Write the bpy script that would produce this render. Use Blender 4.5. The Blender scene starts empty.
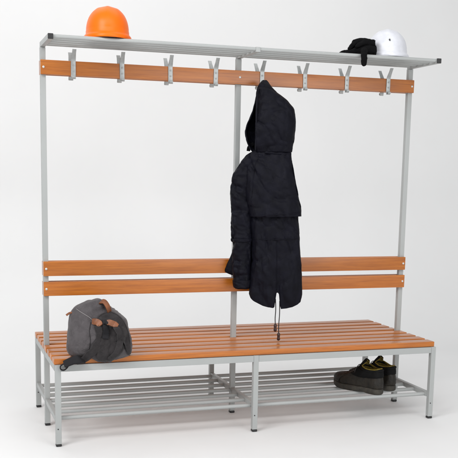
import bpy, bmesh, math, random
from mathutils import Vector, Matrix, noise
from mathutils.bvhtree import BVHTree
random.seed(7)
R = math.radians
scene = bpy.context.scene
COL = scene.collection

# ------------------------------------------------------------------ camera
CAM = Vector((-1.48738845, -4.30992340, 1.22037997))
CR = Vector((0.9499793159504346, -0.31183111313757944, 0.01733943902560012))
CU = Vector((0.033543012847350305, 0.15707059814162933, 0.9870175750656891))
CF = Vector((0.31050630517827954, 0.9370646637659585, -0.159673574412688))
FPX, CX, CY = 899.632533, 229 - 6.58905852, 229 + 91.8332871
cam = bpy.data.cameras.new('camera'); camo = bpy.data.objects.new('camera', cam); COL.objects.link(camo)
M = Matrix((CR, CU, -CF)).transposed().to_4x4(); M.translation = CAM
camo.matrix_world = M
cam.sensor_width = 36; cam.lens = 36 * FPX / 458
cam.shift_x = 6.58905852 / 458; cam.shift_y = 91.8332871 / 458
cam.clip_end = 200
scene.camera = camo

def ray(px, py): return (CR * ((px - CX) / FPX) - CU * ((py - CY) / FPX) + CF).normalized()

class Frame:
    """an upright working plane through a point, turned about z by t degrees: u to the right, v away, z up"""
    def __init__(s, p0, t):
        s.p0 = Vector(p0); a = R(t)
        s.W = Vector((math.cos(a), -math.sin(a), 0)); s.D = Vector((math.sin(a), math.cos(a), 0))
    def at(s, px, py, v=0):
        d = ray(px, py); k = ((s.p0 + s.D * v - CAM).dot(s.D)) / d.dot(s.D)
        p = CAM + d * k - s.p0
        return p.dot(s.W), s.p0.z + p.z
    def w(s, u, v, z): return Vector((s.p0.x, s.p0.y, 0)) + s.W * u + s.D * v + Vector((0, 0, z))

# ------------------------------------------------------------------ materials
def mat(name, base, rough=.5, metallic=0, spec=.5, coat=0, coat_rough=.1, sheen=0):
    m = bpy.data.materials.new(name); m.use_nodes = True
    b = m.node_tree.nodes['Principled BSDF']
    b.inputs['Base Color'].default_value = (*base, 1); b.inputs['Roughness'].default_value = rough
    b.inputs['Metallic'].default_value = metallic; b.inputs['Specular IOR Level'].default_value = spec
    b.inputs['Coat Weight'].default_value = coat; b.inputs['Coat Roughness'].default_value = coat_rough
    b.inputs['Sheen Weight'].default_value = sheen; b.inputs['Sheen Roughness'].default_value = .5
    return m
def nd(m, t, **kw):
    n = m.node_tree.nodes.new(t)
    for k, v in kw.items(): setattr(n, k, v)
    return n
def noise_tex(m, scale, detail=4, stretch=(1, 1, 1), rough=.55):
    tc = nd(m, 'ShaderNodeTexCoord'); mp = nd(m, 'ShaderNodeMapping'); n = nd(m, 'ShaderNodeTexNoise')
    mp.inputs['Scale'].default_value = stretch
    n.inputs['Scale'].default_value = scale; n.inputs['Detail'].default_value = detail; n.inputs['Roughness'].default_value = rough
    L = m.node_tree.links; L.new(tc.outputs['Object'], mp.inputs['Vector']); L.new(mp.outputs['Vector'], n.inputs['Vector'])
    return n
def vary(m, n, c0, c1, lo=.3, hi=.7):
    r = nd(m, 'ShaderNodeValToRGB'); r.color_ramp.elements[0].position = lo; r.color_ramp.elements[1].position = hi
    r.color_ramp.elements[0].color = (*c0, 1); r.color_ramp.elements[1].color = (*c1, 1)
    m.node_tree.links.new(n.outputs['Fac'], r.inputs['Fac'])
    m.node_tree.links.new(r.outputs['Color'], m.node_tree.nodes['Principled BSDF'].inputs['Base Color'])
    return r
def bump(m, n, strength, dist):
    b = nd(m, 'ShaderNodeBump'); b.inputs['Strength'].default_value = strength; b.inputs['Distance'].default_value = dist
    m.node_tree.links.new(n.outputs['Fac'], b.inputs['Height'])
    m.node_tree.links.new(b.outputs['Normal'], m.node_tree.nodes['Principled BSDF'].inputs['Normal'])
    return b
def vary_rough(m, n, a, b_):
    mr = nd(m, 'ShaderNodeMapRange'); mr.inputs['To Min'].default_value = a; mr.inputs['To Max'].default_value = b_
    mr.inputs['From Min'].default_value = .3; mr.inputs['From Max'].default_value = .7
    m.node_tree.links.new(n.outputs['Fac'], mr.inputs['Value'])
    m.node_tree.links.new(mr.outputs['Result'], m.node_tree.nodes['Principled BSDF'].inputs['Roughness'])

m_back = mat('painted_studio_cove', (.80, .80, .79), .75, spec=.25)
n = noise_tex(m_back, 1.3, 5); vary(m_back, n, (.778, .780, .780), (.806, .807, .806))
n2 = noise_tex(m_back, 7, 6); vary_rough(m_back, n2, .55, .8)

m_steel = mat('light_grey_powder_coat', (.36, .375, .37), .42, spec=.45)
n = noise_tex(m_steel, 3, 3); vary(m_steel, n, (.345, .358, .353), (.375, .388, .383))
n = noise_tex(m_steel, 900, 2); bump(m_steel, n, .08, .0004)
m_zinc = mat('zinc_plated_hook', (.52, .54, .54), .38, metallic=.35)
n = noise_tex(m_zinc, 60, 4); vary(m_zinc, n, (.33, .345, .34), (.42, .435, .43))
m_bolt = mat('bright_bolt', (.58, .58, .56), .3, metallic=.3)
m_black = mat('black_plastic', (.012, .012, .013), .45)

def wrinkle(m, scale, dist, strength=.8):
    n = noise_tex(m, scale, 3, (1, 1, .8), .5); L = m.node_tree.links
    a = nd(m, 'ShaderNodeMath', operation='SUBTRACT'); a.inputs[1].default_value = .5; L.new(n.outputs['Fac'], a.inputs[0])
    b = nd(m, 'ShaderNodeMath', operation='ABSOLUTE'); L.new(a.outputs[0], b.inputs[0])
    c = nd(m, 'ShaderNodeMath', operation='POWER'); c.inputs[1].default_value = .6; L.new(b.outputs[0], c.inputs[0])
    bp = nd(m, 'ShaderNodeBump'); bp.inputs['Strength'].default_value = strength; bp.inputs['Distance'].default_value = dist
    L.new(c.outputs[0], bp.inputs['Height'])
    for x in m.node_tree.nodes:
        if x.type == 'BUMP' and x != bp: L.new(bp.outputs['Normal'], x.inputs['Normal'])
def wood(name, dark, mid, light):
    m = mat(name, mid, .34, spec=.5, coat=.25, coat_rough=.25)
    nt = m.node_tree; L = nt.links; b = nt.nodes['Principled BSDF']
    fine = noise_tex(m, 9, 10, (.5, 11, 11), .68)
    broad = noise_tex(m, 3, 3, (.5, 3, 3))
    r = vary(m, fine, dark, light, .28, .74)
    e = r.color_ramp.elements.new(.5); e.color = (*mid, 1)
    geo = nd(m, 'ShaderNodeNewGeometry')
    add = nd(m, 'ShaderNodeMath', operation='ADD'); L.new(geo.outputs['Random Per Island'], add.inputs[0]); L.new(broad.outputs['Fac'], add.inputs[1])
    mr = nd(m, 'ShaderNodeMapRange'); mr.inputs['From Min'].default_value = .3; mr.inputs['From Max'].default_value = 1.7
    mr.inputs['To Min'].default_value = .74; mr.inputs['To Max'].default_value = 1.18; L.new(add.outputs[0], mr.inputs['Value'])
    hs = nd(m, 'ShaderNodeHueSaturation'); L.new(r.outputs['Color'], hs.inputs['Color']); L.new(mr.outputs['Result'], hs.inputs['Value'])
    L.new(hs.outputs['Color'], b.inputs['Base Color'])
    bump(m, fine, .12, .0006); vary_rough(m, broad, .28, .42)
    return m
m_wood = wood('orange_stained_beech', (.29, .075, .006), (.43, .126, .010), (.53, .172, .017))

m_cloth = mat('navy_black_cloth', (.005, .005, .008), .6, spec=.12)
n = noise_tex(m_cloth, 25, 5); vary(m_cloth, n, (.0024, .0024, .0050), (.0052, .0052, .0105))
n = noise_tex(m_cloth, 420, 3); bump(m_cloth, n, .35, .0012)
m_lining = mat('black_pile_lining', (.003, .003, .004), .95, spec=.08)
n = noise_tex(m_lining, 260, 3); bump(m_lining, n, .6, .003)
m_cord = mat('black_cord', (.02, .018, .018), .6)
m_toggle = mat('dark_brown_toggle', (.035, .012, .008), .35)

m_canvas = mat('charcoal_washed_canvas', (.060, .055, .057), .88, spec=.2, sheen=.15)
n = noise_tex(m_canvas, 16, 8, rough=.7); vary(m_canvas, n, (.058, .052, .055), (.098, .089, .093))
n = noise_tex(m_canvas, 520, 2); bump(m_canvas, n, .4, .0014)
m_canvas3 = mat('darker_brown_grey_canvas', (.035, .03, .03), .9, spec=.2, sheen=.1)
n = noise_tex(m_canvas3, 20, 8, rough=.7); vary(m_canvas3, n, (.017, .015, .016), (.040, .036, .037))
n = noise_tex(m_canvas3, 520, 2); bump(m_canvas3, n, .4, .0014)
m_canvas2 = mat('dark_webbing', (.017, .0165, .0185), .85, spec=.2)
n = noise_tex(m_canvas2, 500, 2); bump(m_canvas2, n, .4, .001)
m_pale = mat('pale_zip_piping', (.20, .185, .185), .6)
m_leather = mat('tan_leather', (.26, .085, .028), .5)
n = noise_tex(m_leather, 40, 6); vary(m_leather, n, (.115, .036, .012), (.25, .082, .026)); 
n = noise_tex(m_leather, 300, 3); bump(m_leather, n, .3, .001)

m_orange = mat('orange_plastic', (.90, .150, .0003), .38, spec=.28)
n = noise_tex(m_orange, 8, 6); vary_rough(m_orange, n, .3, .48)
m_white = mat('white_plastic', (.80, .81, .85), .35, spec=.5)
n = noise_tex(m_white, 30, 5); vary(m_white, n, (.60, .61, .66), (.70, .71, .75))
m_inner = mat('dark_hat_band', (.05, .05, .05), .7)
m_knit = mat('black_knit', (.004, .004, .0045), .9, spec=.1)
n = noise_tex(m_knit, 330, 2); bump(m_knit, n, .7, .002)

m_boot = mat('worn_brown_black_leather', (.022, .018, .014), .55, spec=.35)
n = noise_tex(m_boot, 24, 7, rough=.7); vary(m_boot, n, (.0040, .0035, .0028), (.027, .021, .0135)); 
n = noise_tex(m_boot, 140, 5); bump(m_boot, n, .35, .002)
m_suede = mat('black_nubuck', (.006, .006, .0062), .85, spec=.15)
n = noise_tex(m_suede, 200, 3); bump(m_suede, n, .4, .0015)
m_sole = mat('grey_brown_rubber', (.045, .040, .033), .7)
n = noise_tex(m_sole, 50, 6); vary(m_sole, n, (.018, .0155, .012), (.046, .040, .030))
m_yellow = mat('yellow_mesh_lining', (.36, .27, .03), .85)
n = noise_tex(m_yellow, 120, 4); vary(m_yellow, n, (.085, .060, .008), (.27, .20, .026)); bump(m_yellow, n, .5, .002)

wrinkle(m_canvas, 17, .012, .7); wrinkle(m_canvas3, 19, .012, .7); wrinkle(m_cloth, 15, .010, .5); wrinkle(m_boot, 38, .004, .6); wrinkle(m_knit, 45, .006, .7)
# ------------------------------------------------------------------ mesh helpers
def link(name, me, m, parent=None, smooth=False, auto=None):
    o = bpy.data.objects.new(name, me); COL.objects.link(o)
    if m: me.materials.append(m)
    if parent: o.parent = parent
    if smooth:
        for p in me.polygons: p.use_smooth = True
        if auto: me.set_sharp_from_angle(angle=R(auto))
    return o
def obj(name, bm, m, parent=None, smooth=False, auto=None, world=True):
    """links a bmesh as one object; coordinates are given in the world and kept there under a moved parent"""
    bmesh.ops.recalc_face_normals(bm, faces=bm.faces[:])
    me = bpy.data.meshes.new(name); bm.to_mesh(me); bm.free()
    if parent is not None and world:
        me.transform(base_of(parent).inverted())
    return link(name, me, m, parent, smooth, auto)
def base_of(o):
    mtx = Matrix.Translation(o.location)
    while o.parent: o = o.parent; mtx = Matrix.Translation(o.location) @ mtx
    return mtx
def thing(name, label, cat, loc=(0, 0, 0), group=None):
    o = bpy.data.objects.new(name, None); COL.objects.link(o); o.location = loc; o.empty_display_size = .05
    o['label'] = label; o['category'] = cat
    if group: o['group'] = group
    return o

def box(bm, x0, x1, y0, y1, z0, z1, bev=.0015, seg=2):
    t = bmesh.new(); bmesh.ops.create_cube(t, size=1)
    for v in t.verts: v.co = Vector(((x0 + x1) / 2 + v.co.x * (x1 - x0), (y0 + y1) / 2 + v.co.y * (y1 - y0), (z0 + z1) / 2 + v.co.z * (z1 - z0)))
    if bev: bmesh.ops.bevel(t, geom=t.edges[:], offset=bev, segments=seg, profile=.6, affect='EDGES')
    me = bpy.data.meshes.new('tmp'); t.to_mesh(me); t.free(); bm.from_mesh(me); bpy.data.meshes.remove(me)
def tube(bm, pts, r, seg=12, cap=True):
    pts = [Vector(p) for p in pts]; rs = r if isinstance(r, (list, tuple)) else [r] * len(pts)
    rings = []; ref = None
    for i, p in enumerate(pts):
        t = (pts[min(i + 1, len(pts) - 1)] - pts[max(i - 1, 0)]).normalized()
        if ref is None: ref = t.orthogonal().normalized()
        ref = (ref - t * ref.dot(t)).normalized(); b = t.cross(ref)
        rings.append([bm.verts.new(p + (ref * math.cos(a) + b * math.sin(a)) * rs[i]) for a in [2 * math.pi * k / seg for k in range(seg)]])
    for a, b in zip(rings, rings[1:]):
        for k in range(seg): bm.faces.new((a[k], a[(k + 1) % seg], b[(k + 1) % seg], b[k]))
    if cap: bm.faces.new(rings[0][::-1]); bm.faces.new(rings[-1])
def strip(bm, pts, normals, width, th):
    """a flat strap with rounded edges that follows pts"""
    rings = []; n = len(pts)
    for i in range(n):
        t = (pts[min(i + 1, n - 1)] - pts[max(i - 1, 0)]).normalized(); nn = normals[i]; nn = (nn - t * nn.dot(t)).normalized(); s = t.cross(nn)
        w = (width[i] if isinstance(width, (list, tuple)) else width) / 2; q = th
        prof = [(-w, q * .25), (-w * .92, q * .85), (-w * .5, q), (w * .5, q), (w * .92, q * .85), (w, q * .25), (w * .9, -q * .2), (-w * .9, -q * .2)]
        rings.append([bm.verts.new(pts[i] + s * a + nn * b) for a, b in prof])
    for a, b in zip(rings, rings[1:]):
        for k in range(8): bm.faces.new((a[k], a[(k + 1) % 8], b[(k + 1) % 8], b[k]))
    bm.faces.new(rings[0][::-1]); bm.faces.new(rings[-1])
def smooth_path(pts, n):
    pts = [Vector(p) for p in pts]; out = []
    P = [pts[0] * 2 - pts[1]] + pts + [pts[-1] * 2 - pts[-2]]
    segs = len(pts) - 1
    for i in range(n):
        f = i / (n - 1) * segs; k = min(int(f), segs - 1); t = f - k
        a, b, c, d = P[k:k + 4]
        out.append(.5 * ((2 * b) + (c - a) * t + (2 * a - 5 * b + 4 * c - d) * t * t + (3 * b - a - 3 * c + d) * t ** 3))
    return out
def lathe(bm, prof, seg=64, sx=1, sy=1, c=(0, 0, 0), f=None):
    rings = []
    for r, z in prof:
        if r < 1e-6: rings.append([bm.verts.new(Vector(c) + Vector((0, 0, z)))])
        else:
            rg = []
            for k in range(seg):
                a = 2 * math.pi * k / seg; x, y, zz = r * math.cos(a) * sx, r * math.sin(a) * sy, z
                if f: x, y, zz = f(x, y, zz, a)
                rg.append(bm.verts.new(Vector(c) + Vector((x, y, zz))))
            rings.append(rg)
    for a, b in zip(rings, rings[1:]):
        if len(a) == 1 and len(b) == 1: continue
        for k in range(seg):
            j = (k + 1) % seg
            if len(b) == 1: bm.faces.new((a[k], a[j], b[0]))
            elif len(a) == 1: bm.faces.new((a[0], b[j], b[k]))
            else: bm.faces.new((a[k], a[j], b[j], b[k]))
def blob(chains, voxel, smooth=6):
    """tapered capsules fused into one continuous skin"""
    bm = bmesh.new()
    for ch in chains:
        for (p, r) in ch:
            bmesh.ops.create_icosphere(bm, subdivisions=2, radius=r, matrix=Matrix.Translation(p))
        if len(ch) > 1: tube(bm, [c[0] for c in ch], [c[1] for c in ch], 12)
    me = bpy.data.meshes.new('tmp'); bm.to_mesh(me); bm.free()
    o = bpy.data.objects.new('tmp', me); COL.objects.link(o)
    md = o.modifiers.new('r', 'REMESH'); md.mode = 'VOXEL'; md.voxel_size = voxel
    s = o.modifiers.new('s', 'SMOOTH'); s.iterations = smooth; s.factor = .5
    dg = bpy.context.evaluated_depsgraph_get(); ev = o.evaluated_get(dg)
    me2 = bpy.data.meshes.new_from_object(ev)
    bpy.data.objects.remove(o); bpy.data.meshes.remove(me)
    b2 = bmesh.new(); b2.from_mesh(me2); bpy.data.meshes.remove(me2)
    return b2
def interp_rows(rows, n):
    out = []; 
    for i in range(n):
        f = i / (n - 1); y = rows[0][0] + f * (rows[-1][0] - rows[0][0])
        k = 0
        while k < len(rows) - 2 and rows[k + 1][0] < y: k += 1
        a, b = rows[k], rows[k + 1]; t = (y - a[0]) / (b[0] - a[0]); t = max(0, min(1, t))
        out.append([y] + [a[j] + (b[j] - a[j]) * t for j in range(1, len(a))])
    # soften the corners between rows
    for _ in range(2):
        o2 = [r[:] for r in out]
        for i in range(1, n - 1):
            for j in range(1, len(out[0])): o2[i][j] = (out[i - 1][j] + 2 * out[i][j] + out[i + 1][j]) / 4
        out = o2
    return out
def folds(p, amp, fx, fz, seed):
    q = Vector((p.x * fx + seed * 7.3, p.y * fx + seed * 3.1, p.z * fz + seed))
    return amp * (noise.noise(q) + .5 * noise.noise(q * 2.1 + Vector((5, 1, 2))) + .25 * noise.noise(q * 4.3))
def crease(p, amp, fx, fz, seed, skew=0.0):
    """sharp-edged pulls in cloth: thin ridges that wander across the surface"""
    q = Vector((p.x * fx + p.z * skew + seed * 3.7, p.y * fx + seed * 1.3, p.z * fz + seed * 2.1))
    w = Vector((noise.noise(q * .7), noise.noise(q * .7 + Vector((9, 3, 1))), noise.noise(q * .7 + Vector((2, 8, 5)))))
    a = 1 - abs(noise.noise(q + w * .9)) * 2.2
    b_ = 1 - abs(noise.noise(q * 2.3 + w)) * 2.2
    return amp * (max(0, a) ** 3 + .45 * max(0, b_) ** 3 - .25)
def loft(bm, fr, rows, n_rows=50, seg=56, power=2.4, amp=.006, fx=14, fz=4, seed=1, cap=True, arc=None):
    """cloth tube: rows of (height mark, left, right, half thickness, depth) become real cross sections"""
    rings = []
    for r in interp_rows(rows, n_rows):
        py, xl, xr, hv, cv = r[:5]
        ul, zl = fr.at(xl, py, cv); ur, zr = fr.at(xr, py, cv)
        cu, hu = (ul + ur) / 2, (ur - ul) / 2
        if arc:
            un, _ = fr.at(r[5], py, cv - hv); c = max(-1, min(1, (un - cu) / hu))
            a0 = -math.acos(c); a1 = math.pi + .12
            angs = [a0 + (a1 - a0) * k / (seg - 1) for k in range(seg)]
        else: angs = [2 * math.pi * k / seg for k in range(seg)]
        ring = []
        for a in angs:
            ca, sa = math.cos(a), math.sin(a)
            u = cu + hu * math.copysign(abs(ca) ** (2 / power), ca); v = cv + hv * math.copysign(abs(sa) ** (2 / power), sa)
            z = zl + (zr - zl) * ((u - ul) / max(1e-6, ur - ul))
            p = fr.w(u, v, z); f = folds(p, amp, fx, fz, seed) + folds(p, amp * .45, fx * 2.4, fz * 3.2, seed + 5) + crease(p, amp * 1.0, fx * .55, fz * 1.7, seed, 5)
            p += fr.D * f * (1 if sa < 0 else -1) + fr.W * (f * .30)
            ring.append(bm.verts.new(p))
        rings.append(ring)
    m = len(rings[0])
    for a, b in zip(rings, rings[1:]):
        for k in range(m if not arc else m - 1): bm.faces.new((a[k], a[(k + 1) % m], b[(k + 1) % m], b[k]))
    if cap:
        for rg in (rings[0], rings[-1]):
            c = bm.verts.new(sum((v.co for v in rg), Vector()) / m)
            for k in range(m if not arc else m - 1): bm.faces.new((rg[k], rg[(k + 1) % m], c))
    return rings
def solidify(o, th, offset=-1):
    md = o.modifiers.new('thickness', 'SOLIDIFY'); md.thickness = th; md.offset = offset

# ------------------------------------------------------------------ setting: one seamless white cove
bm = bmesh.new()
prof = [(-9, 0), (-3, 0), (1.3, 0)]
RAD = 1.1
for k in range(1, 25):
    a = (math.pi / 2) * k / 24; prof.append((1.3 + RAD * math.sin(a), RAD - RAD * math.cos(a)))
prof.append((2.4, 5.5))
cols = [-9 + 18 * k / 12 for k in range(13)]
g = [[bm.verts.new((x, y, z)) for x in cols] for y, z in prof]
for i in range(len(g) - 1):
    for j in range(len(cols) - 1): bm.faces.new((g[i][j], g[i][j + 1], g[i + 1][j + 1], g[i + 1][j]))
o = obj('floor', bm, m_back, smooth=True); o['kind'] = 'structure'

# ------------------------------------------------------------------ the bench
bench = thing('cloakroom_bench', 'long double-sided cloakroom bench with orange wooden slats, grey steel frame, hook rail and top shelf', 'bench')
H = .0125
LEGX = {-1: -.947, 0: -.008, 1: .955}
ZS = .402
for s in (-1, 0, 1):
    for fy in (-1, 1):
        x = LEGX[s] if fy < 0 else s * .95; y = fy * .36
        b = bmesh.new(); box(b, x - H, x + H, y - H, y + H, .012, ZS - .0265)
        lg = obj('leg', b, m_steel, bench)
        b = bmesh.new(); box(b, x - .0132, x + .0132, y - .0132, y + .0132, 0, .0118, .0055, 4); obj('foot_cap', b, m_black, lg, smooth=True, auto=40)
        b = bmesh.new(); tube(b, [(x - H * .25, y - H - .0015, .082), (x - H * .25, y - H + .002, .082)], .0028, 10); obj('set_screw', b, m_black, lg)
    x = s * .95
    b = bmesh.new(); box(b, x - H, x + H, -H, H, .012, 1.784)
    po = obj('post', b, m_steel, bench)
    b = bmesh.new(); box(b, x - .0132, x + .0132, -.0132, .0132, 0, .0118, .0055, 4); obj('foot_cap', b, m_black, po, smooth=True, auto=40)
# seat frame: long rails and cross rails under the slats
b = bmesh.new()
for fy in (-1, 1):
    for xa, xb in ((-1, 0), (0, 1)):
        x0 = (LEGX[xa] if fy < 0 else xa * .95) + H + .0005; x1 = (LEGX[xb] if fy < 0 else xb * .95) - H - .0005
        box(b, x0, x1, fy * .36 - .0115, fy * .36 + .0115, ZS - .0575, ZS - .0275)
for s in (-1, 0, 1):
    for fy in (-1, 1):
        x = s * .95 + (.002 if s > 0 else 0)
        box(b, x - .011, x + .011, min(fy * .0132, fy * .347), max(fy * .0132, fy * .347), ZS - .0575, ZS - .0275)
obj('seat_frame', b, m_steel, bench)
# seat slats
b = bmesh.new()
w, gap = .0690, .0245
for fy in (-1, 1):
    for k in range(4):
        a = .0148 + k * (w + gap)
        y0, y1 = sorted((fy * a, fy * (a + w)))
        j = random.uniform(-.0012, .0012)
        box(b, -.963 + j, .963 + j, y0, y1, ZS - .026, ZS + random.uniform(-.0006, .0004), .004, 3)
obj('seat', b, m_wood, bench, smooth=True, auto=35)
# shoe rack
b = bmesh.new()
for k in range(-3, 4):
    y = k * .109
    for xa, xb in ((-1, 0), (0, 1)):
        e = .0105 if k else .0128
        tube(b, [(xa * .95 + e, y, .122), (xb * .95 - e, y, .122)], .0095, 14)
for s in (-1, 0, 1):
    for fy in (-1, 1):
        box(b, s * .95 - .010, s * .95 + .010, min(fy * .0132, fy * .347), max(fy * .0132, fy * .347), .112, .137)
obj('shoe_rack', b, m_steel, bench, smooth=True, auto=35)
# boards
def board(bm, z, h, side):
    y0, y1 = sorted((side * .0128, side * .0295)); box(bm, -.963, .963, y0, y1, z - h / 2, z + h / 2, .003, 3)
def bolt(parent, x, z, side):
    b = bmesh.new()
    for yo, r in ((.0294, .0068), (.0315, .0062), (.0328, .0035)): pass
    tube(b, [(x, side * .0285, z), (x, side * .0308, z), (x, side * .0322, z), (x, side * .0328, z)], [.0056, .0056, .0044, .002], 16)
    obj('bolt', b, m_bolt, parent, smooth=True, auto=40)
for side in (-1, 1):
    b = bmesh.new(); board(b, .7692, .069, side); board(b, .6732, .067, side)
    br = obj('backrest', b, m_wood, bench, smooth=True, auto=35)
    for x in (-.95, 0, .95):
        for z in (.7692, .6732): bolt(br, x, z, side)
HOOKX = [-.815, -.586, -.354, -.124, .115, .344, .576, .810]
for side in (-1, 1):
    b = bmesh.new(); board(b, 1.6947, .065, side)
    hr = obj('hook_rail', b, m_wood, bench, smooth=True, auto=35)
    for x in (-.95, 0, .95): bolt(hr, x, 1.6947, side)
    for x in HOOKX:
        x += random.uniform(-.002, .002); lean = random.uniform(-.004, .004); roll = random.uniform(-.02, .02)
        b = bmesh.new()
        path = [(.0345, 1.6480), (.0345, 1.6540), (.0325, 1.660), (.0315, 1.672), (.0315, 1.70), (.0315, 1.722), (.0335, 1.732), (.0395, 1.742), (.0475, 1.753), (.0555, 1.764), (.0615, 1.7725), (.0640, 1.776)]
        lip = [(.0500, 1.659), (.0485, 1.653), (.0445, 1.6485), (.038, 1.647), (.0345, 1.6480)]
        path = lip[:-1] + path
        pts = smooth_path([(x + roll * (z - 1.69), side * (a + max(0, z - 1.732) / .044 * lean), z) for a, z in path], 60)
        nrm = []
        for i in range(len(pts)):
            t = (pts[min(i + 1, 59)] - pts[max(i - 1, 0)]).normalized(); nrm.append(t.cross(Vector((1, 0, 0))) * (1 if side > 0 else -1))
        wid = []
        for i in range(60):
            z = pts[i].z; wid.append(.016 if i < 14 else (.0225 if z < 1.735 else max(.0185, .0225 - (z - 1.735) * .16)))
        strip(b, pts, nrm, wid, .0028)
        hk = obj('hook', b, m_zinc, hr, smooth=True, auto=40)
        b = bmesh.new()
        for z in (1.682, 1.708): tube(b, [(x, side * .033, z), (x, side * .0362, z), (x, side * .037, z)], [.0042, .0040, .002], 12)
        obj('screw', b, m_steel, hk, smooth=True, auto=40)
# top shelf: tubes between cross bars on the post heads
sh_b = bmesh.new()
for s in (-1, 0, 1): box(sh_b, s * .95 - .011, s * .95 + .011, -.278, .0125, 1.7848, 1.8075)
for k in range(5):
    y = -.266 + k * .0615
    for xa, xb in ((-1, 0), (0, 1)): tube(sh_b, [(xa * .95 + .0112, y, 1.7982), (xb * .95 - .0112, y, 1.7982)], .0090, 16)
shelf = obj('hat_shelf', sh_b, m_steel, bench, smooth=True, auto=35)
for s in (-1, 1):
    b = bmesh.new(); box(b, s * .95 - .0118, s * .95 + .0118, -.285, -.2782, 1.7843, 1.808, .0025); obj('end_cap', b, m_black, shelf)
SHZ = 1.8075

# ------------------------------------------------------------------ hard hats
def hard_hat(label, m, loc, rz, group, rx, ry, hgt, marks, pw=.86):
    t = thing('hard_hat', label, 'hard hat', loc, group)
    t.rotation_euler.z = rz
    def shape(x, y, z, a):
        q = z / hgt
        # three soft crown ridges that run front to back
        ridge = .0019 * max(0, q - .30) * (math.exp(-(x / .012) ** 2) + .55 * math.exp(-((abs(x) - .045) / .010) ** 2))
        return x, y, z + ridge * 2.2
    prof = [(1.085, .004), (1.11, .0012), (1.128, .005), (1.124, .013), (1.092, .0185), (1.045, .0225), (1.016, .0275), (1.014, .0380), (1.0, .0415)]
    for i in range(1, 25):
        a = math.pi / 2 * i / 24
        prof.append((math.cos(a) ** pw if i < 24 else 0, .0415 + (hgt - .0415) * math.sin(a)))
    b = bmesh.new(); lathe(b, prof, 72, rx, ry, f=shape)
    sh = obj('shell', b, m, t, smooth=True, auto=60, world=False)
    # peak: a curved brim on the far side, +y
    b = bmesh.new(); top = []; bot = []
    for i in range(25):
        a = R(20) + R(140) * i / 24; k = math.sin((i / 24) * math.pi) ** .7
        for lst, dz in ((top, .0035), (bot, 0)):
            row = []
            for j in range(5):
                e = 1.03 + (.02 + .36 * k) * j / 4
                row.append(b.verts.new((rx * math.cos(a) * (1.03 + (e - 1.03) * .35), ry * math.sin(a) * e, .009 - .010 * (j / 4) ** 2 * k + dz)))
            lst.append(row)
    for lst in (top, bot):
        for i in range(24):
            for j in range(4): b.faces.new((lst[i][j], lst[i + 1][j], lst[i + 1][j + 1], lst[i][j + 1]))
    for i in range(24):
        for j in (0, 4): b.faces.new((top[i][j], top[i + 1][j], bot[i + 1][j], bot[i][j]))
    for i in (0, 24):
        for j in range(4): b.faces.new((top[i][j], top[i][j + 1], bot[i][j + 1], bot[i][j]))
    obj('peak', b, m, t, smooth=True, auto=60, world=False)
    # head band inside
    b = bmesh.new(); lathe(b, [(.90, .003), (.93, .003), (.93, .045), (.90, .045), (.90, .003)], 48, rx, ry)
    obj('head_band', b, m_inner, t, smooth=True, auto=40, world=False)
    if marks:
        b = bmesh.new()
        for (u, v, r) in marks:
            a = -math.pi / 2 + u
            p = Vector((rx * .965 * math.cos(a), ry * .965 * math.sin(a), v)); nn = Vector((math.cos(a) / rx, math.sin(a) / ry, 3.0)).normalized()
            tube(b, [p - nn * .004, p + nn * .0012], r, 12)
        obj('vent_stud', b, m_inner, t, world=False)
    return t
hard_hat('bright orange hard hat resting on the left end of the top shelf', m_orange, (-.679, -.155, SHZ), R(-8), 'hard hats on the shelf', .0955, .122, .146, None, .80)
hard_hat('white hard hat resting beside the black gloves on the top shelf', m_white, (.735, -.140, SHZ), R(-24), 'hard hats on the shelf', .0975, .118, .142, [(R(2), .080, .0036), (R(3.0), .0755, .0026)], .95)

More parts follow.
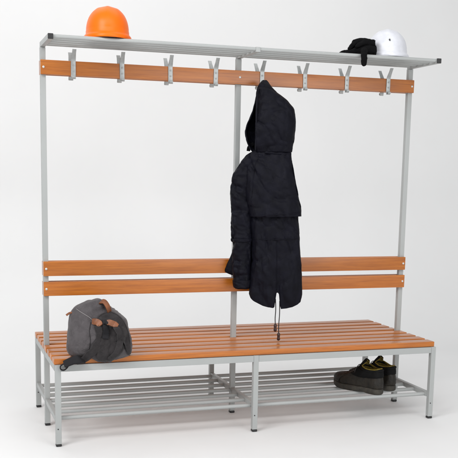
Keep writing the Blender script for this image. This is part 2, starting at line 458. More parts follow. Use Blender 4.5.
# ------------------------------------------------------------------ gloves
def glove(label, fr_p, t_deg, chains, cuff):
    fr = Frame(fr_p, t_deg)
    t = thing('work_glove', label, 'glove', fr_p, 'gloves on the shelf')
    ch = [[(fr.w(u, v, z), r) for (u, v, z, r) in c] for c in chains]
    b = blob(ch, .004, 5)
    for v in b.verts: v.co += v.normal * (folds(v.co, .0025, 55, 55, 4))
    obj('hand_shell', b, m_knit, t, smooth=True)
    b = bmesh.new(); pts = [fr.w(u, v, z) for (u, v, z, r) in cuff]; rs = [c[3] for c in cuff]
    P = smooth_path(pts, 14); RR = [rs[min(len(rs) - 1, int(i / 14 * len(rs)))] * (1 + .05 * math.cos(i * 2.2)) for i in range(14)]
    tube(b, P, RR, 24)
    obj('cuff', b, m_knit, t, smooth=True)
    return t
z0 = SHZ
glove('black work glove lying palm down on the shelf, one finger drooping over its front edge', (.548, -.225, 0 + z0), 22,
      [[(.060, .0, z0 + .022, .020), (.045, .0, z0 + .024, .024), (.0, .0, z0 + .023, .023), (-.02, 0, z0 + .020, .020)],
       [(.058, .035, z0 + .022, .020), (.045, .04, z0 + .024, .024), (.0, .045, z0 + .022, .023), (-.02, .045, z0 + .02, .02)],
       [(-.02, .055, z0 + .018, .0135), (-.055, .065, z0 + .0135, .0125), (-.082, .068, z0 + .0115, .0100)],
       [(-.02, .035, z0 + .020, .0135), (-.062, .04, z0 + .0145, .0128), (-.098, .040, z0 + .0110, .0098)],
       [(-.02, .015, z0 + .020, .0135), (-.058, .012, z0 + .0145, .0128), (-.090, .006, z0 + .0110, .0098)],
       [(-.02, -.005, z0 + .020, .0130), (-.05, -.014, z0 + .014, .012), (-.068, -.02, z0 + .011, .010)],
       [(.015, -.02, z0 + .018, .018), (.012, -.054, z0 + .012, .0165), (.011, -.072, z0 - .010, .0155), (.012, -.075, z0 - .034, .0150), (.013, -.073, z0 - .050, .0125)]],
      [(.050, .02, z0 + .024, .0235), (.062, .02, z0 + .0235, .0250), (.074, .02, z0 + .024, .0240), (.078, .02, z0 + .024, .0170)])
z1 = SHZ + .040
glove('crumpled black work glove thrown on top of the other glove', (.550, -.205, z1), 30,
      [[(.060, -.005, z1 + .016, .016), (.045, -.005, z1 + .020, .020), (.0, .0, z1 + .022, .022), (-.02, 0, z1 + .018, .020)],
       [(.058, .035, z1 + .016, .016), (.045, .035, z1 + .020, .020), (.0, .035, z1 + .022, .022), (-.02, .035, z1 + .018, .020)],
       [(-.015, .045, z1 + .016, .0135), (-.036, .05, z1 + .006, .0125), (-.044, .052, z1 - .010, .011)],
       [(-.015, .025, z1 + .018, .0135), (-.040, .028, z1 + .006, .0125), (-.050, .030, z1 - .010, .011)],
       [(-.015, .008, z1 + .018, .0135), (-.038, .006, z1 + .006, .0125), (-.047, .002, z1 - .010, .011)],
       [(-.015, -.01, z1 + .016, .0130), (-.034, -.018, z1 + .006, .0120), (-.042, -.022, z1 - .008, .0105)],
       [(.02, -.018, z1 + .014, .014), (.006, -.036, z1 + .007, .0125), (-.010, -.040, z1 - .002, .0105)]],
      [(.048, .015, z1 + .019, .0190), (.060, .015, z1 + .018, .0205), (.072, .015, z1 + .015, .0190), (.076, .015, z1 + .015, .0130)])

# ------------------------------------------------------------------ parka on the hook
JF = Frame((.12, -.152, 0), 21)
jk = thing('hooded_parka', 'navy black hooded parka hanging by its hood from the middle hook', 'coat', (.10, -.09, 1.66))
# body with fishtail back: the lower rows run down to a curved hem with a vent slit
HEM = [(249.0, 293.7), (250.6, 297.2), (253.4, 299.8), (258, 302.5), (263, 304.7), (269, 306.1), (274.7, 306.9), (275.7, 291.8), (278.4, 291.8), (280.7, 307.9), (287, 307.2), (292.7, 306), (297.5, 303.9), (300.6, 301.5), (302.1, 294.7)]
def hem_py(px):
    if px <= HEM[0][0]: return HEM[0][1]
    for (x0, y0), (x1, y1) in zip(HEM, HEM[1:]):
        if px <= x1: return y0 + (y1 - y0) * (px - x0) / (x1 - x0)
    return HEM[-1][1]
b = bmesh.new()
rows = [(150, 255, 291, .030, .0), (158, 249, 291, .045, .0), (170, 246, 292.5, .055, .0), (190, 246, 296, .060, .0), (213, 249, 298, .062, .0), (238, 251, 299.6, .062, .0),
        (260, 251.2, 301, .062, .0), (270, 250.5, 301.6, .060, .0), (280, 249.6, 302, .056, .0), (286, 249.2, 302.2, .050, .0), (292, 249.0, 302.2, .044, .0)]
NS = 240; rings = []
for (py, xl, xr, hv, cv) in interp_rows(rows, 90):
    ul, zl = JF.at(xl, py, cv); ur, zr = JF.at(xr, py, cv); cu, hu = (ul + ur) / 2, (ur - ul) / 2; ring = []
    for k in range(NS):
        a = 2 * math.pi * (k + .5) / NS; ca, sa = math.cos(a), math.sin(a); pw = 2 / 2.5
        u = cu + hu * math.copysign(abs(ca) ** pw, ca); v = cv + hv * math.copysign(abs(sa) ** pw, sa)
        px = xl + (xr - xl) * (u - ul) / (ur - ul)
        z = zl + (zr - zl) * (u - ul) / (ur - ul)
        if py > 262:
            t = (py - 262) / 30; t = t * t
            zh = JF.at(px, hem_py(px), cv)[1]; z += (zh - JF.at(px, 292, cv)[1]) * t
        p = JF.w(u, v, z); f = folds(p, .012, 13, 2.6, 2) + folds(p, .0045, 30, 10, 8) + crease(p, .011, 7.5, 4.5, 4, 6)
        if py > 262: f *= 1 - .4 * (py - 262) / 30
        # the drop from the shoulder pulls the cloth into long hanging folds
        f += .0035 * math.sin(u * 62 + z * 6) * min(1, max(0, (1.0 - z) / .3))
        p += JF.D * f * (1 if sa < 0 else -1) + JF.W * (f * .2)
        ring.append(b.verts.new(p))
    rings.append(ring)
for a, c in zip(rings, rings[1:]):
    for k in range(NS): b.faces.new((a[k], a[(k + 1) % NS], c[(k + 1) % NS], c[k]))
for rg in (rings[0], rings[-1]):
    for k in range(NS // 2 - 1): b.faces.new((rg[k], rg[k + 1], rg[NS - 2 - k], rg[NS - 1 - k]))
body = obj('jacket_body', b, m_cloth, jk, smooth=True, auto=60)
# back yoke: an outer layer that stops in a free hem
b = bmesh.new()
rows = [(150.5, 253.0, 291.3, .036, -.002), (158, 247.0, 291.6, .053, -.004), (166, 244.8, 292.2, .062, -.006), (180, 244.4, 294.8, .070, -.008), (190, 244.6, 296.6, .072, -.008), (203, 246.2, 299.6, .074, -.008), (211, 247.9, 301.2, .075, -.008), (216.5, 248.8, 301.4, .076, -.008)]
rg = loft(b, JF, rows, 60, 110, 2.5, .011, 13, 3.6, 2, cap=False)
for v in rg[-1]: v.co.z -= .004 * noise.noise(v.co * 12)
yk = obj('back_yoke', b, m_cloth, jk, smooth=True); solidify(yk, .004, -1)
# collar roll where the hood is sewn on
pts = []
b = bmesh.new()
u0, zc = JF.at(256, 151.5); u1, _ = JF.at(289.6, 153.8)
for k in range(41):
    a = math.pi * 2 * k / 40; u = (u0 + u1) / 2 + (u1 - u0) / 2 * math.cos(a); pts.append(JF.w(u, .043 * math.sin(a), zc - .012 * (u - u0) / (u1 - u0)))
tube(b, pts, .0075, 10); obj('collar', b, m_cloth, jk, smooth=True)
# hood: an open shell, its mouth to the left
b = bmesh.new()
rows = [(80.8, 262.6, 265.8, .010, .040, 262.4), (82.5, 260.6, 267.6, .020, .036, 260.5), (86.8, 258.2, 270.4, .034, .026, 258.6), (93.5, 257.0, 276.8, .050, .014, 257.4), (100.5, 255.4, 286.6, .062, .006, 257.0), (109.4, 253.2, 293.9, .072, .0, 256.6),
        (120.2, 249.2, 295.3, .078, .0, 256.4), (130, 245.2, 294.6, .078, .0, 256.4), (138, 246.0, 293.4, .072, .0, 256.4), (146, 248.6, 292.0, .060, .0, 255.8), (152, 252.6, 291.2, .046, .0, 255.4)]
rg = loft(b, JF, rows, 80, 96, 2.2, .009, 16, 6, 6, cap=False, arc=True)
top = rg[0]; c = b.verts.new(sum((v.co for v in top), Vector()) / len(top))
for k in range(len(top) - 1): b.faces.new((top[k], top[k + 1], c))
hood = obj('hood', b, m_cloth, jk, smooth=True); solidify(hood, .007, 0)
# hood edging along the mouth, and its snap tab
b = bmesh.new(); tube(b, [r_[0].co if False else p for p in smooth_path([JF.w(JF.at(x, y, -.05)[0], v, JF.at(x, y, -.05)[1]) for x, y, v in ((258.5, 88, -.014), (257.2, 97, -.042), (256.6, 110, -.064), (256.4, 122, -.071), (256.4, 132, -.070), (256.0, 142, -.060), (255.6, 151, -.044))], 30)], .0045, 8)
obj('hood_edging', b, m_cloth, jk, smooth=True)
b = bmesh.new(); u, z = JF.at(249.3, 147, .02); p = JF.w(u, .02, z)
strip(b, smooth_path([p + JF.W * .022 + Vector((0, 0, .018)), p, p - JF.W * .004 - Vector((0, 0, .020))], 8), [-JF.D] * 8, .018, .004); obj('snap_tab', b, m_lining, jk, smooth=True)
# hanging loop over the hook
b = bmesh.new(); hx = .115
tube(b, smooth_path([(hx - .008, -.086, 1.640), (hx - .005, -.062, 1.655), (hx, -.0435, 1.6515), (hx + .005, -.062, 1.655), (hx + .008, -.086, 1.640)], 16), .0026, 8); obj('hanging_loop', b, m_cord, jk, smooth=True)
# near sleeve
SF = JF
b = bmesh.new()
rows = [(151.5, 252, 256, .010, .0), (154, 247.6, 256.5, .026, .0), (158, 243.6, 257, .037, .002), (163, 239.6, 257, .045, .004), (171, 234.8, 256, .050, .008), (180, 231.8, 255, .052, .010), (193, 230.2, 254, .053, .012), (209, 230.7, 253.5, .053, .012), (225, 230.9, 253, .052, .012), (239, 231.3, 252.6, .050, .010),
        (241, 233.2, 252.4, .048, .010), (256, 231.8, 251.6, .047, .010), (268, 232.4, 251.3, .045, .008), (279, 233.2, 250.9, .043, .006), (287, 233.9, 250.3, .041, .004), (288.6, 235, 249.4, .036, .004)]
loft(b, SF, rows, 110, 60, 2.2, .012, 16, 9, 9)
sl = obj('sleeve', b, m_cloth, jk, smooth=True)
b = bmesh.new()
rows = [(279.5, 232.7, 251.4, .0455, .006), (280.4, 232.2, 251.8, .0475, .006), (286.5, 233.0, 250.6, .0460, .005), (287.4, 233.6, 250.0, .0445, .005)]
loft(b, SF, rows, 12, 48, 2.2, .004, 16, 9, 9); obj('cuff', b, m_cloth, sl, smooth=True)
# elbow band
b = bmesh.new(); rows = [(238.2, 231.0, 253, .0515, .010), (239.2, 230.6, 253.3, .0535, .010), (240.6, 230.8, 253.2, .0530, .010), (241.6, 231.6, 252.8, .0510, .010)]
loft(b, SF, rows, 10, 48, 2.2, .006, 16, 9, 9); obj('elbow_seam', b, m_cloth, sl, smooth=True)
# far front panel that swings out to the left behind the sleeve
b = bmesh.new()
rows = [(236, 236, 252, .014, .055), (248, 233.5, 252, .016, .055), (256, 230.6, 251, .017, .052), (263, 227.2, 249, .017, .050), (270, 224.4, 246, .016, .048), (272.4, 224.6, 244, .015, .048), (275, 231.5, 242, .013, .048)]
loft(b, JF, rows, 40, 40, 2.2, .004, 14, 5, 12); obj('front_panel', b, m_cloth, jk, smooth=True)
# seams seen on the back: sewn ridges that follow the cloth
dg = bpy.context.evaluated_depsgraph_get()
def bvh_of(*objs):
    vs, fs = [], []
    for o in objs:
        off = len(vs); mw = base_of(o)
        vs += [mw @ v.co for v in o.data.vertices]; fs += [[off + i for i in p.vertices] for p in o.data.polygons]
    return BVHTree.FromPolygons(vs, fs)
def hit(bvh, px, py):
    p, n, i, d = bvh.ray_cast(CAM, ray(px, py))
    if p is None: return None
    if n.dot(ray(px, py)) > 0: n = -n
    return p, n
def surf_path(bvh, pix, n, off=0.0):
    P = smooth_path([Vector((x, y, 0)) for x, y in pix], n); out = []; nr = []
    last = None
    for q in P:
        h = hit(bvh, q.x, q.y)
        if h is None:
            if last is None: continue
            k = (last[0] - CAM).length; h = (CAM + ray(q.x, q.y) * k, last[1])
        last = h; out.append(h[0] + h[1] * off); nr.append(h[1])
    for _ in range(4):
        nr = [(nr[max(i - 1, 0)] + nr[i] * 2 + nr[min(i + 1, len(nr) - 1)]).normalized() for i in range(len(nr))]
        out = [out[0]] + [(out[i - 1] + out[i] * 2 + out[i + 1]) / 4 for i in range(1, len(out) - 1)] + [out[-1]]
    return out, nr
bv = bvh_of(body); b = bmesh.new()
for pix, r in (([(253, 238.6), (270, 239.6), (285, 239.4), (299, 238.8)], .0028), ([(276.6, 241), (276.8, 258), (276.6, 274), (276.4, 290)], .0022)):
    P, N_ = surf_path(bv, pix, 40, .0005); tube(b, P, r, 8)
obj('seam', b, m_cloth, jk, smooth=True)
bv = bvh_of(yk); b = bmesh.new()
P, N_ = surf_path(bv, [(250, 216), (258, 216.2), (268, 215.4), (284, 214.2), (300, 213.2)], 40, .0008); tube(b, P, .003, 8)
P, N_ = surf_path(bv, [(258.5, 156), (255, 166), (253.2, 178), (252, 192), (251, 206)], 40, .0005); tube(b, P, .0022, 8)
obj('yoke_stitching', b, m_cloth, jk, smooth=True)
# hem draw cords with toggles
for (x0, y0, x1, y1) in ((275.5, 299, 275.3, 324.6), (279.7, 301, 278.6, 333.6)):
    ua, za = JF.at(x0, y0, -.02); ub, zb = JF.at(x1, y1, -.02)
    pa, pb = JF.w(ua, -.02, za), JF.w(ub, -.02, zb)
    b = bmesh.new(); tube(b, smooth_path([pa, pa.lerp(pb, .4) + JF.W * .0015, pa.lerp(pb, .75) - JF.W * .001, pb], 14), .0026, 8)
    cd = obj('drawcord', b, m_cord, jk, smooth=True)
    dn = Vector((0, 0, -1)); b = bmesh.new()
    tube(b, [pb + dn * q for q in (-.004, -.002, .004, .014, .022, .027, .034, .036)], [.003, .0062, .0085, .0068, .0072, .0088, .006, .002], 12)
    obj('toggle', b, m_toggle, cd, smooth=True)

# ------------------------------------------------------------------ canvas backpack
BF = Frame((-.755, -.335, 0), 11)
bag = thing('canvas_backpack', 'slouching charcoal canvas backpack with tan leather handle on the left of the seat', 'backpack', (-.75, -.27, ZS))
def pillow(bm, fr, outline, front, back, n=16, e=2.6, amp=.006, fx=18, fz=18, seed=3, v0=0, clamp=None, nring=72):
    P = [Vector((*fr.at(x, y), 0)) for x, y in outline]; P.append(P[0])
    # even points round the outline
    dense = []
    for a, c in zip(P, P[1:]):
        for k in range(20): dense.append(a.lerp(c, k / 20))
    for _ in range(12):
        m = len(dense); dense = [(dense[i - 1] + dense[i] * 2 + dense[(i + 1) % m]) / 4 for i in range(m)]
    m = len(dense); lens = [0]
    for i in range(m): lens.append(lens[-1] + (dense[(i + 1) % m] - dense[i]).length)
    ring = []; j = 0
    for k in range(nring):
        d = lens[-1] * k / nring
        while lens[j + 1] < d: j += 1
        ring.append(dense[j].lerp(dense[(j + 1) % m], (d - lens[j]) / max(1e-9, lens[j + 1] - lens[j])))
    c = sum(ring, Vector()) / nring
    def layer(s, side):
        T = front if side < 0 else back
        dep = T * (1 - s ** e) ** (1 / e); out = []
        for q in ring:
            u, z = c.x + (q.x - c.x) * s, c.y + (q.y - c.y) * s
            p = fr.w(u, v0 + side * dep, z)
            f = folds(p, amp, fx, fz, seed) + folds(p, amp * .35, fx * 2.6, fz * 2.2, seed + 2) + crease(p, amp * .6, 7, 9, seed, 4); p += fr.D * side * f + Vector((0, 0, f * .4)) + fr.W * f * .3
            if clamp: clamp(p)
            out.append(bm.verts.new(p))
        return out
    S = [math.cos(math.pi / 2 * k / n) for k in range(n)]   # 1 .. near 0
    rim = layer(1, -1)
    for side in (-1, 1):
        prev = rim
        for s in S[1:]:
            cur = layer(s, side)
            for k in range(nring): bm.faces.new((prev[k], prev[(k + 1) % nring], cur[(k + 1) % nring], cur[k]))
            prev = cur
        cc = bm.verts.new(sum((v.co for v in prev), Vector()) / nring)
        for k in range(nring): bm.faces.new((prev[k], prev[(k + 1) % nring], cc))
def on_seat(p):
    if p.y > -.372 and p.z < ZS + .002: p.z = ZS + .002 
    elif p.z < ZS + .002 and p.y > -.385: p.y = -.385
outline = [(69.2, 314.5), (73, 308.2), (78, 304.6), (86, 301.8), (94.5, 300.2), (102, 300.4), (107.5, 304.5), (111.5, 308.5), (119.4, 313.6), (124, 318), (126.8, 323), (129, 331), (130.6, 338), (131.5, 346), (131.6, 353.5), (127, 356.4), (118, 359.2), (111, 362.4), (103, 363.4),
           (94, 362.6), (85, 360.5), (76, 358), (69.5, 355), (66.8, 350), (66.2, 345), (67.2, 337), (68.4, 326), (68.6, 320)]
b = bmesh.new(); pillow(b, BF, outline, .075, .165, 26, 2.3, .015, 13, 11, 3, clamp=on_seat, nring=110)
bmesh.ops.smooth_vert(b, verts=[v for v in b.verts if v.co.z < ZS + .03], factor=.5, use_axis_x=True, use_axis_y=True, use_axis_z=True)
bagb = obj('bag_body', b, m_canvas, bag, smooth=True)
bv = bvh_of(bagb)
def panel_on(bvh, pix, name, m, parent, th, seed, wr=1.0):
    """a padded patch sewn on the surface inside a closed outline"""
    b = bmesh.new()
    c = Vector((sum(p[0] for p in pix) / len(pix), sum(p[1] for p in pix) / len(pix), 0))
    loop = smooth_path([Vector((*p, 0)) for p in pix + [pix[0]]], 72)[:-1]; m_ = len(loop); rings = []
    for s in (1.0, .985, .95, .88, .78, .66, .52, .38, .24, .1):
        rg = []
        for q in loop:
            w_ = c + (q - c) * s; h = hit(bvh, w_.x, w_.y)
            if h is None:
                k = (rings[-1][len(rg)].co - CAM).length if rings else 4.1
                h = (CAM + ray(w_.x, w_.y) * k, -ray(w_.x, w_.y))
            hh = th * (1 - s ** 7) ** .45 - (.002 if s == 1 else 0)
            f = wr * (folds(h[0], .003, 40, 22, seed) + crease(h[0], .004, 12, 12, seed, 6)) * (1 - s ** 4)
            rg.append(b.verts.new(h[0] + (h[1] * .5 - ray(w_.x, w_.y) * .5).normalized() * (hh + f)))
        rings.append(rg)
    for a, d in zip(rings, rings[1:]):
        for k in range(m_): b.faces.new((a[k], a[(k + 1) % m_], d[(k + 1) % m_], d[k]))
    b.faces.new(rings[-1])
    return obj(name, b, m, parent, smooth=True)
# padded back panel on the right half, lid flap above it
bp = panel_on(bv, [(101, 324), (108, 320.5), (115, 321), (120.6, 326), (124, 333), (125.4, 342), (123.6, 350), (118.5, 356.6), (111, 361.0), (102.5, 361.6), (96.4, 358.6), (96.6, 349), (99.4, 338)], 'back_panel', m_canvas3, bag, .014, 8)
lid = panel_on(bvh_of(bagb, bp), [(95.5, 320.5), (99, 315.5), (104.6, 312.2), (111.4, 311.6), (118.4, 315), (124.6, 322), (128.6, 332), (130.6, 344), (130.6, 353.6), (127.4, 354.4), (125.2, 346), (123.4, 336), (119.0, 328.0), (113, 323.0), (106, 321.0), (100.4, 322.6)], 'lid_flap', m_canvas3, bag, .012, 9)
bv2 = bvh_of(bagb, bp, lid)
# zip piping over the top left
b = bmesh.new(); P, N_ = surf_path(bv2, [(76.5, 309), (80, 311.6), (85, 314.6), (89.5, 317.4), (92.2, 319.6)], 30, .0015); tube(b, P, .0016, 8); obj('zip', b, m_pale, bag, smooth=True)
# shoulder strap from the left leather tab down to the webbing loop over the seat edge
b = bmesh.new(); P, N_ = surf_path(bv2, [(97.6, 325.5), (99.4, 332), (98.4, 340), (95, 348), (89.6, 354.4), (83, 359), (76.5, 361.0)], 40, .003)
strip(b, P, N_, [.028 + .010 * math.sin(i / 39 * math.pi) for i in range(40)], .010); st = obj('shoulder_strap', b, m_canvas3, bag, smooth=True, auto=60)
b = bmesh.new(); P2, N2 = surf_path(bv2, [(104.6, 323.5), (105.2, 328), (105.4, 333), (105.0, 339)], 30, .003)
strip(b, P2, N2, .030, .005); obj('webbing', b, m_canvas2, bag, smooth=True, auto=60)
b = bmesh.new(); P3, N3 = surf_path(bv2, [(115, 326.5), (118.4, 331), (120, 338), (119.4, 346), (115.6, 353), (109.5, 358.4)], 40, .002)
strip(b, P3, N3, [.022 + .006 * math.sin(i / 39 * math.pi) for i in range(40)], .007); obj('shoulder_strap', b, m_canvas3, bag, smooth=True, auto=60)
# free strap end resting on the seat, and the loop
FF = Frame((-.88, -.395, 0), 8)
def fp(x, y, v=0): u, z = FF.at(x, y, v); return FF.w(u, v, z)
b = bmesh.new(); Q = smooth_path([P[-6], fp(78, 359.6, -.02), fp(72.5, 361.2, -.012), fp(67.5, 363.2, -.004), fp(64.6, 364.6, 0)], 24)
strip(b, Q, [Vector((.1, -.75, .65)).normalized()] * 24, [.046 - .012 * i / 23 for i in range(24)], .009); obj('strap_end', b, m_canvas2, bag, smooth=True, auto=60)
b = bmesh.new(); Q = smooth_path([fp(70.5, 363.0), fp(66.5, 363.6), fp(62.6, 364.8), fp(60.6, 367.0), fp(61.4, 369.4), fp(64, 369.8), fp(66.6, 367.8), fp(69.0, 364.6), fp(72, 362.6)], 50)
nr = []
cen = fp(64.6, 367)
for q in Q: nr.append((q - cen).normalized())
strip(b, Q, nr, .016, .004); obj('webbing_loop', b, m_canvas2, bag, smooth=True, auto=60)
# leather handle loop and tabs
hl = hit(bv2, 100.5, 302.4); hr_ = hit(bv2, 107.2, 307.6)
b = bmesh.new()
a0, a1 = hl[0], hr_[0]; up = Vector((.0, -.25, 1)).normalized()
Q = smooth_path([a0 - up * .004, a0 + up * .006 + Vector((.002, -.018, 0)), a0.lerp(a1, .4) + up * .016 + Vector((0, -.026, 0)), a0.lerp(a1, .8) + up * .008 + Vector((0, -.030, 0)), a1 + Vector((.004, -.022, -.012)), a1 + Vector((.004, -.004, -.024))], 30)
nr = []
mid = a0.lerp(a1, .5) - up * .01
for q in Q: nr.append((q - mid).normalized())
strip(b, Q, nr, .024, .005); obj('handle', b, m_leather, bag, smooth=True, auto=60)
bv3 = bvh_of(bagb, bp, lid)
for pix, wd in (([(92.8, 320.6), (95.4, 321.6), (98.4, 323.2), (101.4, 325.4)], .030), ([(107.8, 322.6), (110.8, 323.2), (114, 324.4), (117.2, 326.4)], .028)):
    P, N_ = surf_path(bv3, pix, 18, .006); b = bmesh.new()
    for _ in range(12): N_ = [(N_[max(q - 1, 0)] + N_[q] + N_[min(q + 1, 17)]).normalized() for q in range(18)]
    strip(b, P, N_, [wd * (.72 + .28 * math.sin(min(1, (q + 2) / 9) * math.pi / 2)) * (1 if q < 15 else 1 - .16 * (q - 14)) for q in range(18)], .006)
    obj('leather_tab', b, m_leather, bag, smooth=True, auto=60)
b = bmesh.new(); P, N_ = surf_path(bv3, [(100.4, 323.6), (104.4, 322.6), (108.8, 323.6)], 14, .009)
for _ in range(10): N_ = [(N_[max(q - 1, 0)] + N_[q] + N_[min(q + 1, 13)]).normalized() for q in range(14)]
strip(b, P, N_, .015, .004); obj('webbing_bridge', b, m_canvas2, bag, smooth=True, auto=60)
# seams: lid edge and the side gusset
b = bmesh.new()
for pix in ([(96, 321), (99.6, 316), (105, 313), (111.4, 312.4), (118, 315.6), (124, 322.4), (128, 332.4), (130, 344)], [(91, 322), (89.6, 331), (90.4, 341), (88.6, 350), (84, 356)]):
    P, N_ = surf_path(bv3, pix, 60, .0012); tube(b, P, .0019, 8)
obj('seam_piping', b, m_canvas3, bag, smooth=True)
b = bmesh.new(); h = hit(bv2, 70.6, 313.8); p = h[0]
strip(b, smooth_path([p + Vector((.012, 0, .004)), p + Vector((-.004, -.004, .004)), p + Vector((-.020, -.006, -.006))], 8), [Vector((-.2, -.5, .8)).normalized()] * 8, .011, .003); obj('zip_pull', b, m_leather, bag, smooth=True, auto=60)

# ------------------------------------------------------------------ safety shoes on the rack
RZ = .1318
def smooth01(t): t = max(0, min(1, t)); return t * t * (3 - 2 * t)
def half_width(t):      # along the foot, heel 0 to toe 1
    base = .034 + .016 * smooth01((t - .25) / .4)
    return base * (max(0, 1 - (2 * max(0, .12 - t) / .24) ** 2) ** .5 if t < .12 else 1) * (max(0, 1 - ((t - .72) / .28) ** 2.4) ** .5 if t > .72 else 1)
def shoe(label, loc, rz):
    t = thing('work_shoe', label, 'shoe', loc, 'pair of work shoes')
    t.rotation_euler.z = rz
    def ring(bm, xb, xf, k, z, tilt=0, dip=0, n=56, inset=0):
        out = []
        for i in range(n):
            a = 2 * math.pi * i / n; f = .5 - .5 * math.cos(a); sgn = 1 if a < math.pi else -1
            x = xb + inset + (xf - xb - 2 * inset) * f; tt = f
            y = sgn * max(0, half_width(tt) * k - inset * math.sin(a) ** 2)
            zz = z + tilt * f - dip * math.sin(a) ** 2
            out.append(bm.verts.new((x, y, zz)))
        return out
    def skin(bm, rings, cap0=False, cap1=False):
        n = len(rings[0])
        for a, c in zip(rings, rings[1:]):
            for k in range(n): bm.faces.new((a[k], a[(k + 1) % n], c[(k + 1) % n], c[k]))
        if cap0: bm.faces.new(rings[0][::-1])
        if cap1: bm.faces.new(rings[-1])
    # sole with a heel block and cleats
    b = bmesh.new(); L = .292
    rg = [ring(b, .002, L, 1.02, 0), ring(b, -.003, L + .003, 1.08, .004), ring(b, -.004, L + .005, 1.09, .016), ring(b, -.002, L + .003, 1.07, .028), ring(b, .006, L - .006, .98, .031)]
    for r_ in rg:
        for v in r_:
            q = v.co.x / L
            if v.co.z < .02: v.co.z += .013 * math.exp(-((q - .38) / .085) ** 2) 
            v.co.z += .016 * max(0, (q - .72) / .28) ** 2
    skin(b, rg, True, True)
    obj('sole', b, m_sole, t, smooth=True, auto=50, world=False)
    # upper
    b = bmesh.new()
    lv = [(.000, L - .001, 1.00, .026, 0, 0), (-.003, L + .002, 1.04, .038, 0, 0), (-.004, L - .002, 1.03, .050, 0, 0), (-.004, L - .012, 1.0, .060, 0, 0), (-.003, L - .030, .96, .069, .002, 0),
          (-.002, L - .055, .92, .076, .004, 0), (.0, L - .085, .88, .083, .006, 0), (.002, L - .112, .86, .091, .008, 0), (.004, L - .135, .84, .100, .010, 0), (.006, L - .152, .81, .110, .012, .004), (.007, L - .166, .80, .120, .014, .009), (.008, L - .172, .80, .127, .014, .013)]
    rg = [ring(b, xb, xf, k, z, ti, dp) for xb, xf, k, z, ti, dp in lv]
    for r_ in rg[:6]:
        for v in r_: v.co.z += .016 * max(0, (v.co.x / L - .72) / .28) ** 2
    for r_ in rg:
        for v in r_:
            f = folds(v.co, .0034, 45, 45, 3 + loc[0]) + crease(v.co, .003, 30, 30, 2 + loc[0]); v.co.y += f; v.co.z += f * .6
    skin(b, rg); up = obj('upper', b, m_boot, t, smooth=True, world=False); solidify(up, .004, -1)
    # dark padded collar
    b = bmesh.new(); c1 = ring(b, .008, L - .172, .80, .1275, .014, .013); pts = [v.co.copy() for v in c1]; b.free(); b = bmesh.new()
    tube(b, [pts[i % 56] + Vector((0, 0, -.004)) for i in range(57)], .0068, 10, cap=False); obj('collar', b, m_suede, t, smooth=True, world=False)
    # ankle quarter in nubuck, a second layer round the heel
    b = bmesh.new()
    q4 = [(.002, L - .106, .868, .0885, .007, .012), (.004, L - .135, .845, .100, .010, .004), (.006, L - .152, .815, .110, .012, .004), (.007, L - .166, .805, .120, .014, .009)]
    q4 = [(a - .0032, c_ + .002, k + .085, z, ti, dp) for a, c_, k, z, ti, dp in q4]
    rq = [ring(b, *q) for q in q4]
    for r_ in rq:
        for v in r_:
            f = folds(v.co, .0034, 45, 45, 3 + loc[0]) + crease(v.co, .003, 30, 30, 2 + loc[0]); v.co.y += f; v.co.z += f * .6
    skin(b, rq); an = obj('ankle_panel', b, m_suede, t, smooth=True, world=False); solidify(an, .002, -1)
    # yellow lining inside
    b = bmesh.new()
    skin(b, [ring(b, .012, L - .172, .72, .1305, .014, .013), ring(b, .012, L - .166, .68, .118, .012, .008), ring(b, .008, L - .150, .72, .098, .006, 0), ring(b, .010, L - .110, .70, .070, 0, 0), ring(b, .014, L - .09, .62, .045, 0, 0)], False, True)
    li = obj('lining', b, m_yellow, t, smooth=True, world=False); solidify(li, .002, 0)
    b = bmesh.new(); c1 = ring(b, .0115, L - .1765, .73, .1318, .014, .013); pts = [v.co.copy() for v in c1]; b.free(); b = bmesh.new()
    tube(b, [pts[i % 56] for i in range(57)], .003, 8, cap=False); obj('lining_edge', b, m_yellow, t, smooth=True, world=False)
    # tongue, standing up at the front of the opening
    b = bmesh.new(); rows = []
    for i in range(12):
        q = i / 11; x = .172 - .066 * q ** .8 - .006 * q; z = .092 + .078 * q; wd = (.022 + .009 * math.sin(q * 2.2)) * math.sqrt(max(.03, 1 - max(0, (q - .62) / .39) ** 2))
        rows.append([b.verts.new((x - .010 * (2 * k / 8 - 1) ** 2, wd * (2 * k / 8 - 1), z - .010 * (2 * k / 8 - 1) ** 2 * q)) for k in range(9)])
    for a, c in zip(rows, rows[1:]):
        for k in range(8): b.faces.new((a[k], a[k + 1], c[k + 1], c[k]))
    tg = obj('tongue', b, m_suede, t, smooth=True, world=False); solidify(tg, .006, 1)
    b = bmesh.new(); rows2 = []
    for i in range(9):
        q = .25 + .70 * i / 8; x = .172 - .066 * q ** .8 - .006 * q - .0045; z = .092 + .078 * q; wd = (.020 + .008 * math.sin(q * 2.2)) * math.sqrt(max(.03, 1 - max(0, (q - .62) / .36) ** 2))
        rows2.append([b.verts.new((x - .010 * (2 * k / 8 - 1) ** 2, wd * (2 * k / 8 - 1), z - .010 * (2 * k / 8 - 1) ** 2 * q)) for k in range(9)])
    for a, c in zip(rows2, rows2[1:]):
        for k in range(8): b.faces.new((a[k], a[k + 1], c[k + 1], c[k]))
    tl_ = obj('tongue_lining', b, m_yellow, tg, smooth=True, world=False); solidify(tl_, .004, 0)
    # laces
    b = bmesh.new()
    for i in range(5):
        q = i / 4; x = .198 - .068 * q; z = .094 + .036 * q
        tube(b, smooth_path([(x - .008, -.026, z - .013), (x, -.012, z - .001), (x + .003, 0, z + .002), (x, .012, z - .001), (x - .008, .026, z - .013)], 12), .0024, 8)
    tube(b, smooth_path([(.130, .004, .134), (.128, .024, .140), (.134, .040, .122), (.140, .044, .100)], 12), .002, 8)
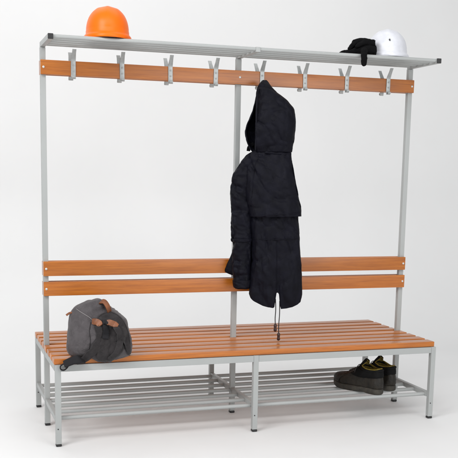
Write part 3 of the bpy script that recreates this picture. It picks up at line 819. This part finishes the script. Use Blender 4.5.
    tube(b, smooth_path([(.130, -.004, .134), (.128, -.022, .141), (.136, -.040, .120), (.142, -.043, .098)], 12), .002, 8)
    obj('laces', b, m_cord, t, smooth=True, world=False)
    # toe cap, a second skin over the toe
    b = bmesh.new(); rings = []
    for xb, xf, k, z, ti, dp in lv[:7]:
        rgp = []
        for i in range(25):
            a = math.pi * .70 + math.pi * .60 * i / 24; f = .5 - .5 * math.cos(a); sgn = 1 if a < math.pi else -1
            x = xb + (xf - xb) * f + .0022; y = sgn * half_width(f) * k * 1.05; zz = z + ti * f + .016 * max(0, (x / L - .72) / .28) ** 2 + .0015
            rgp.append(b.verts.new((x, y, zz)))
        rings.append(rgp)
    for a, c in zip(rings, rings[1:]):
        for k in range(24): b.faces.new((a[k], a[k + 1], c[k + 1], c[k]))
    tc = obj('toe_cap', b, m_boot, t, smooth=True, world=False); solidify(tc, .0025, -1)
    return t
ang = math.atan2(.27, -.135)
shoe('worn dark work shoe with yellow lining, nearer of the pair on the shoe rack', (.690, -.330, RZ), ang)
shoe('worn dark work shoe with yellow lining, half hidden behind its mate on the shoe rack', (.790, -.275, RZ), ang - R(5))

# ------------------------------------------------------------------ studio light
w = bpy.data.worlds.new('World'); scene.world = w; w.use_nodes = True
bg = w.node_tree.nodes['Background']; bg.inputs['Color'].default_value = (.985, .992, 1, 1); bg.inputs['Strength'].default_value = .45
def area(name, loc, target, size, power, col=(1, 1, 1)):
    l = bpy.data.lights.new(name, 'AREA'); l.shape = 'RECTANGLE'; l.size, l.size_y = size; l.energy = power; l.color = col
    o = bpy.data.objects.new(name, l); COL.objects.link(o); o.location = loc
    o.rotation_euler = (Vector(target) - Vector(loc)).to_track_quat('-Z', 'Y').to_euler(); return o
area('softbox_key', (-3.6, -2.6, 3.4), (0, 0, .6), (2.2, 2.4), 140, (1, 1, 1))
area('softbox_fill', (2.2, -5.6, 1.9), (.4, 0, .5), (3.6, 2.6), 105, (1, 1, 1))
area('softbox_top', (-.4, .9, 4.6), (-.2, 1.2, 0), (4.5, 2.0), 34)
area('softbox_front', (-.6, -3.6, 4.2), (-.1, -.9, 0), (4.0, 1.6), 75)

scene.view_settings.view_transform = 'Standard'; scene.view_settings.look = 'None'
scene.view_settings.gamma = 1; scene.view_settings.exposure = -.03
scene.render.engine = 'CYCLES'
scene.render.resolution_x = scene.render.resolution_y = 1024
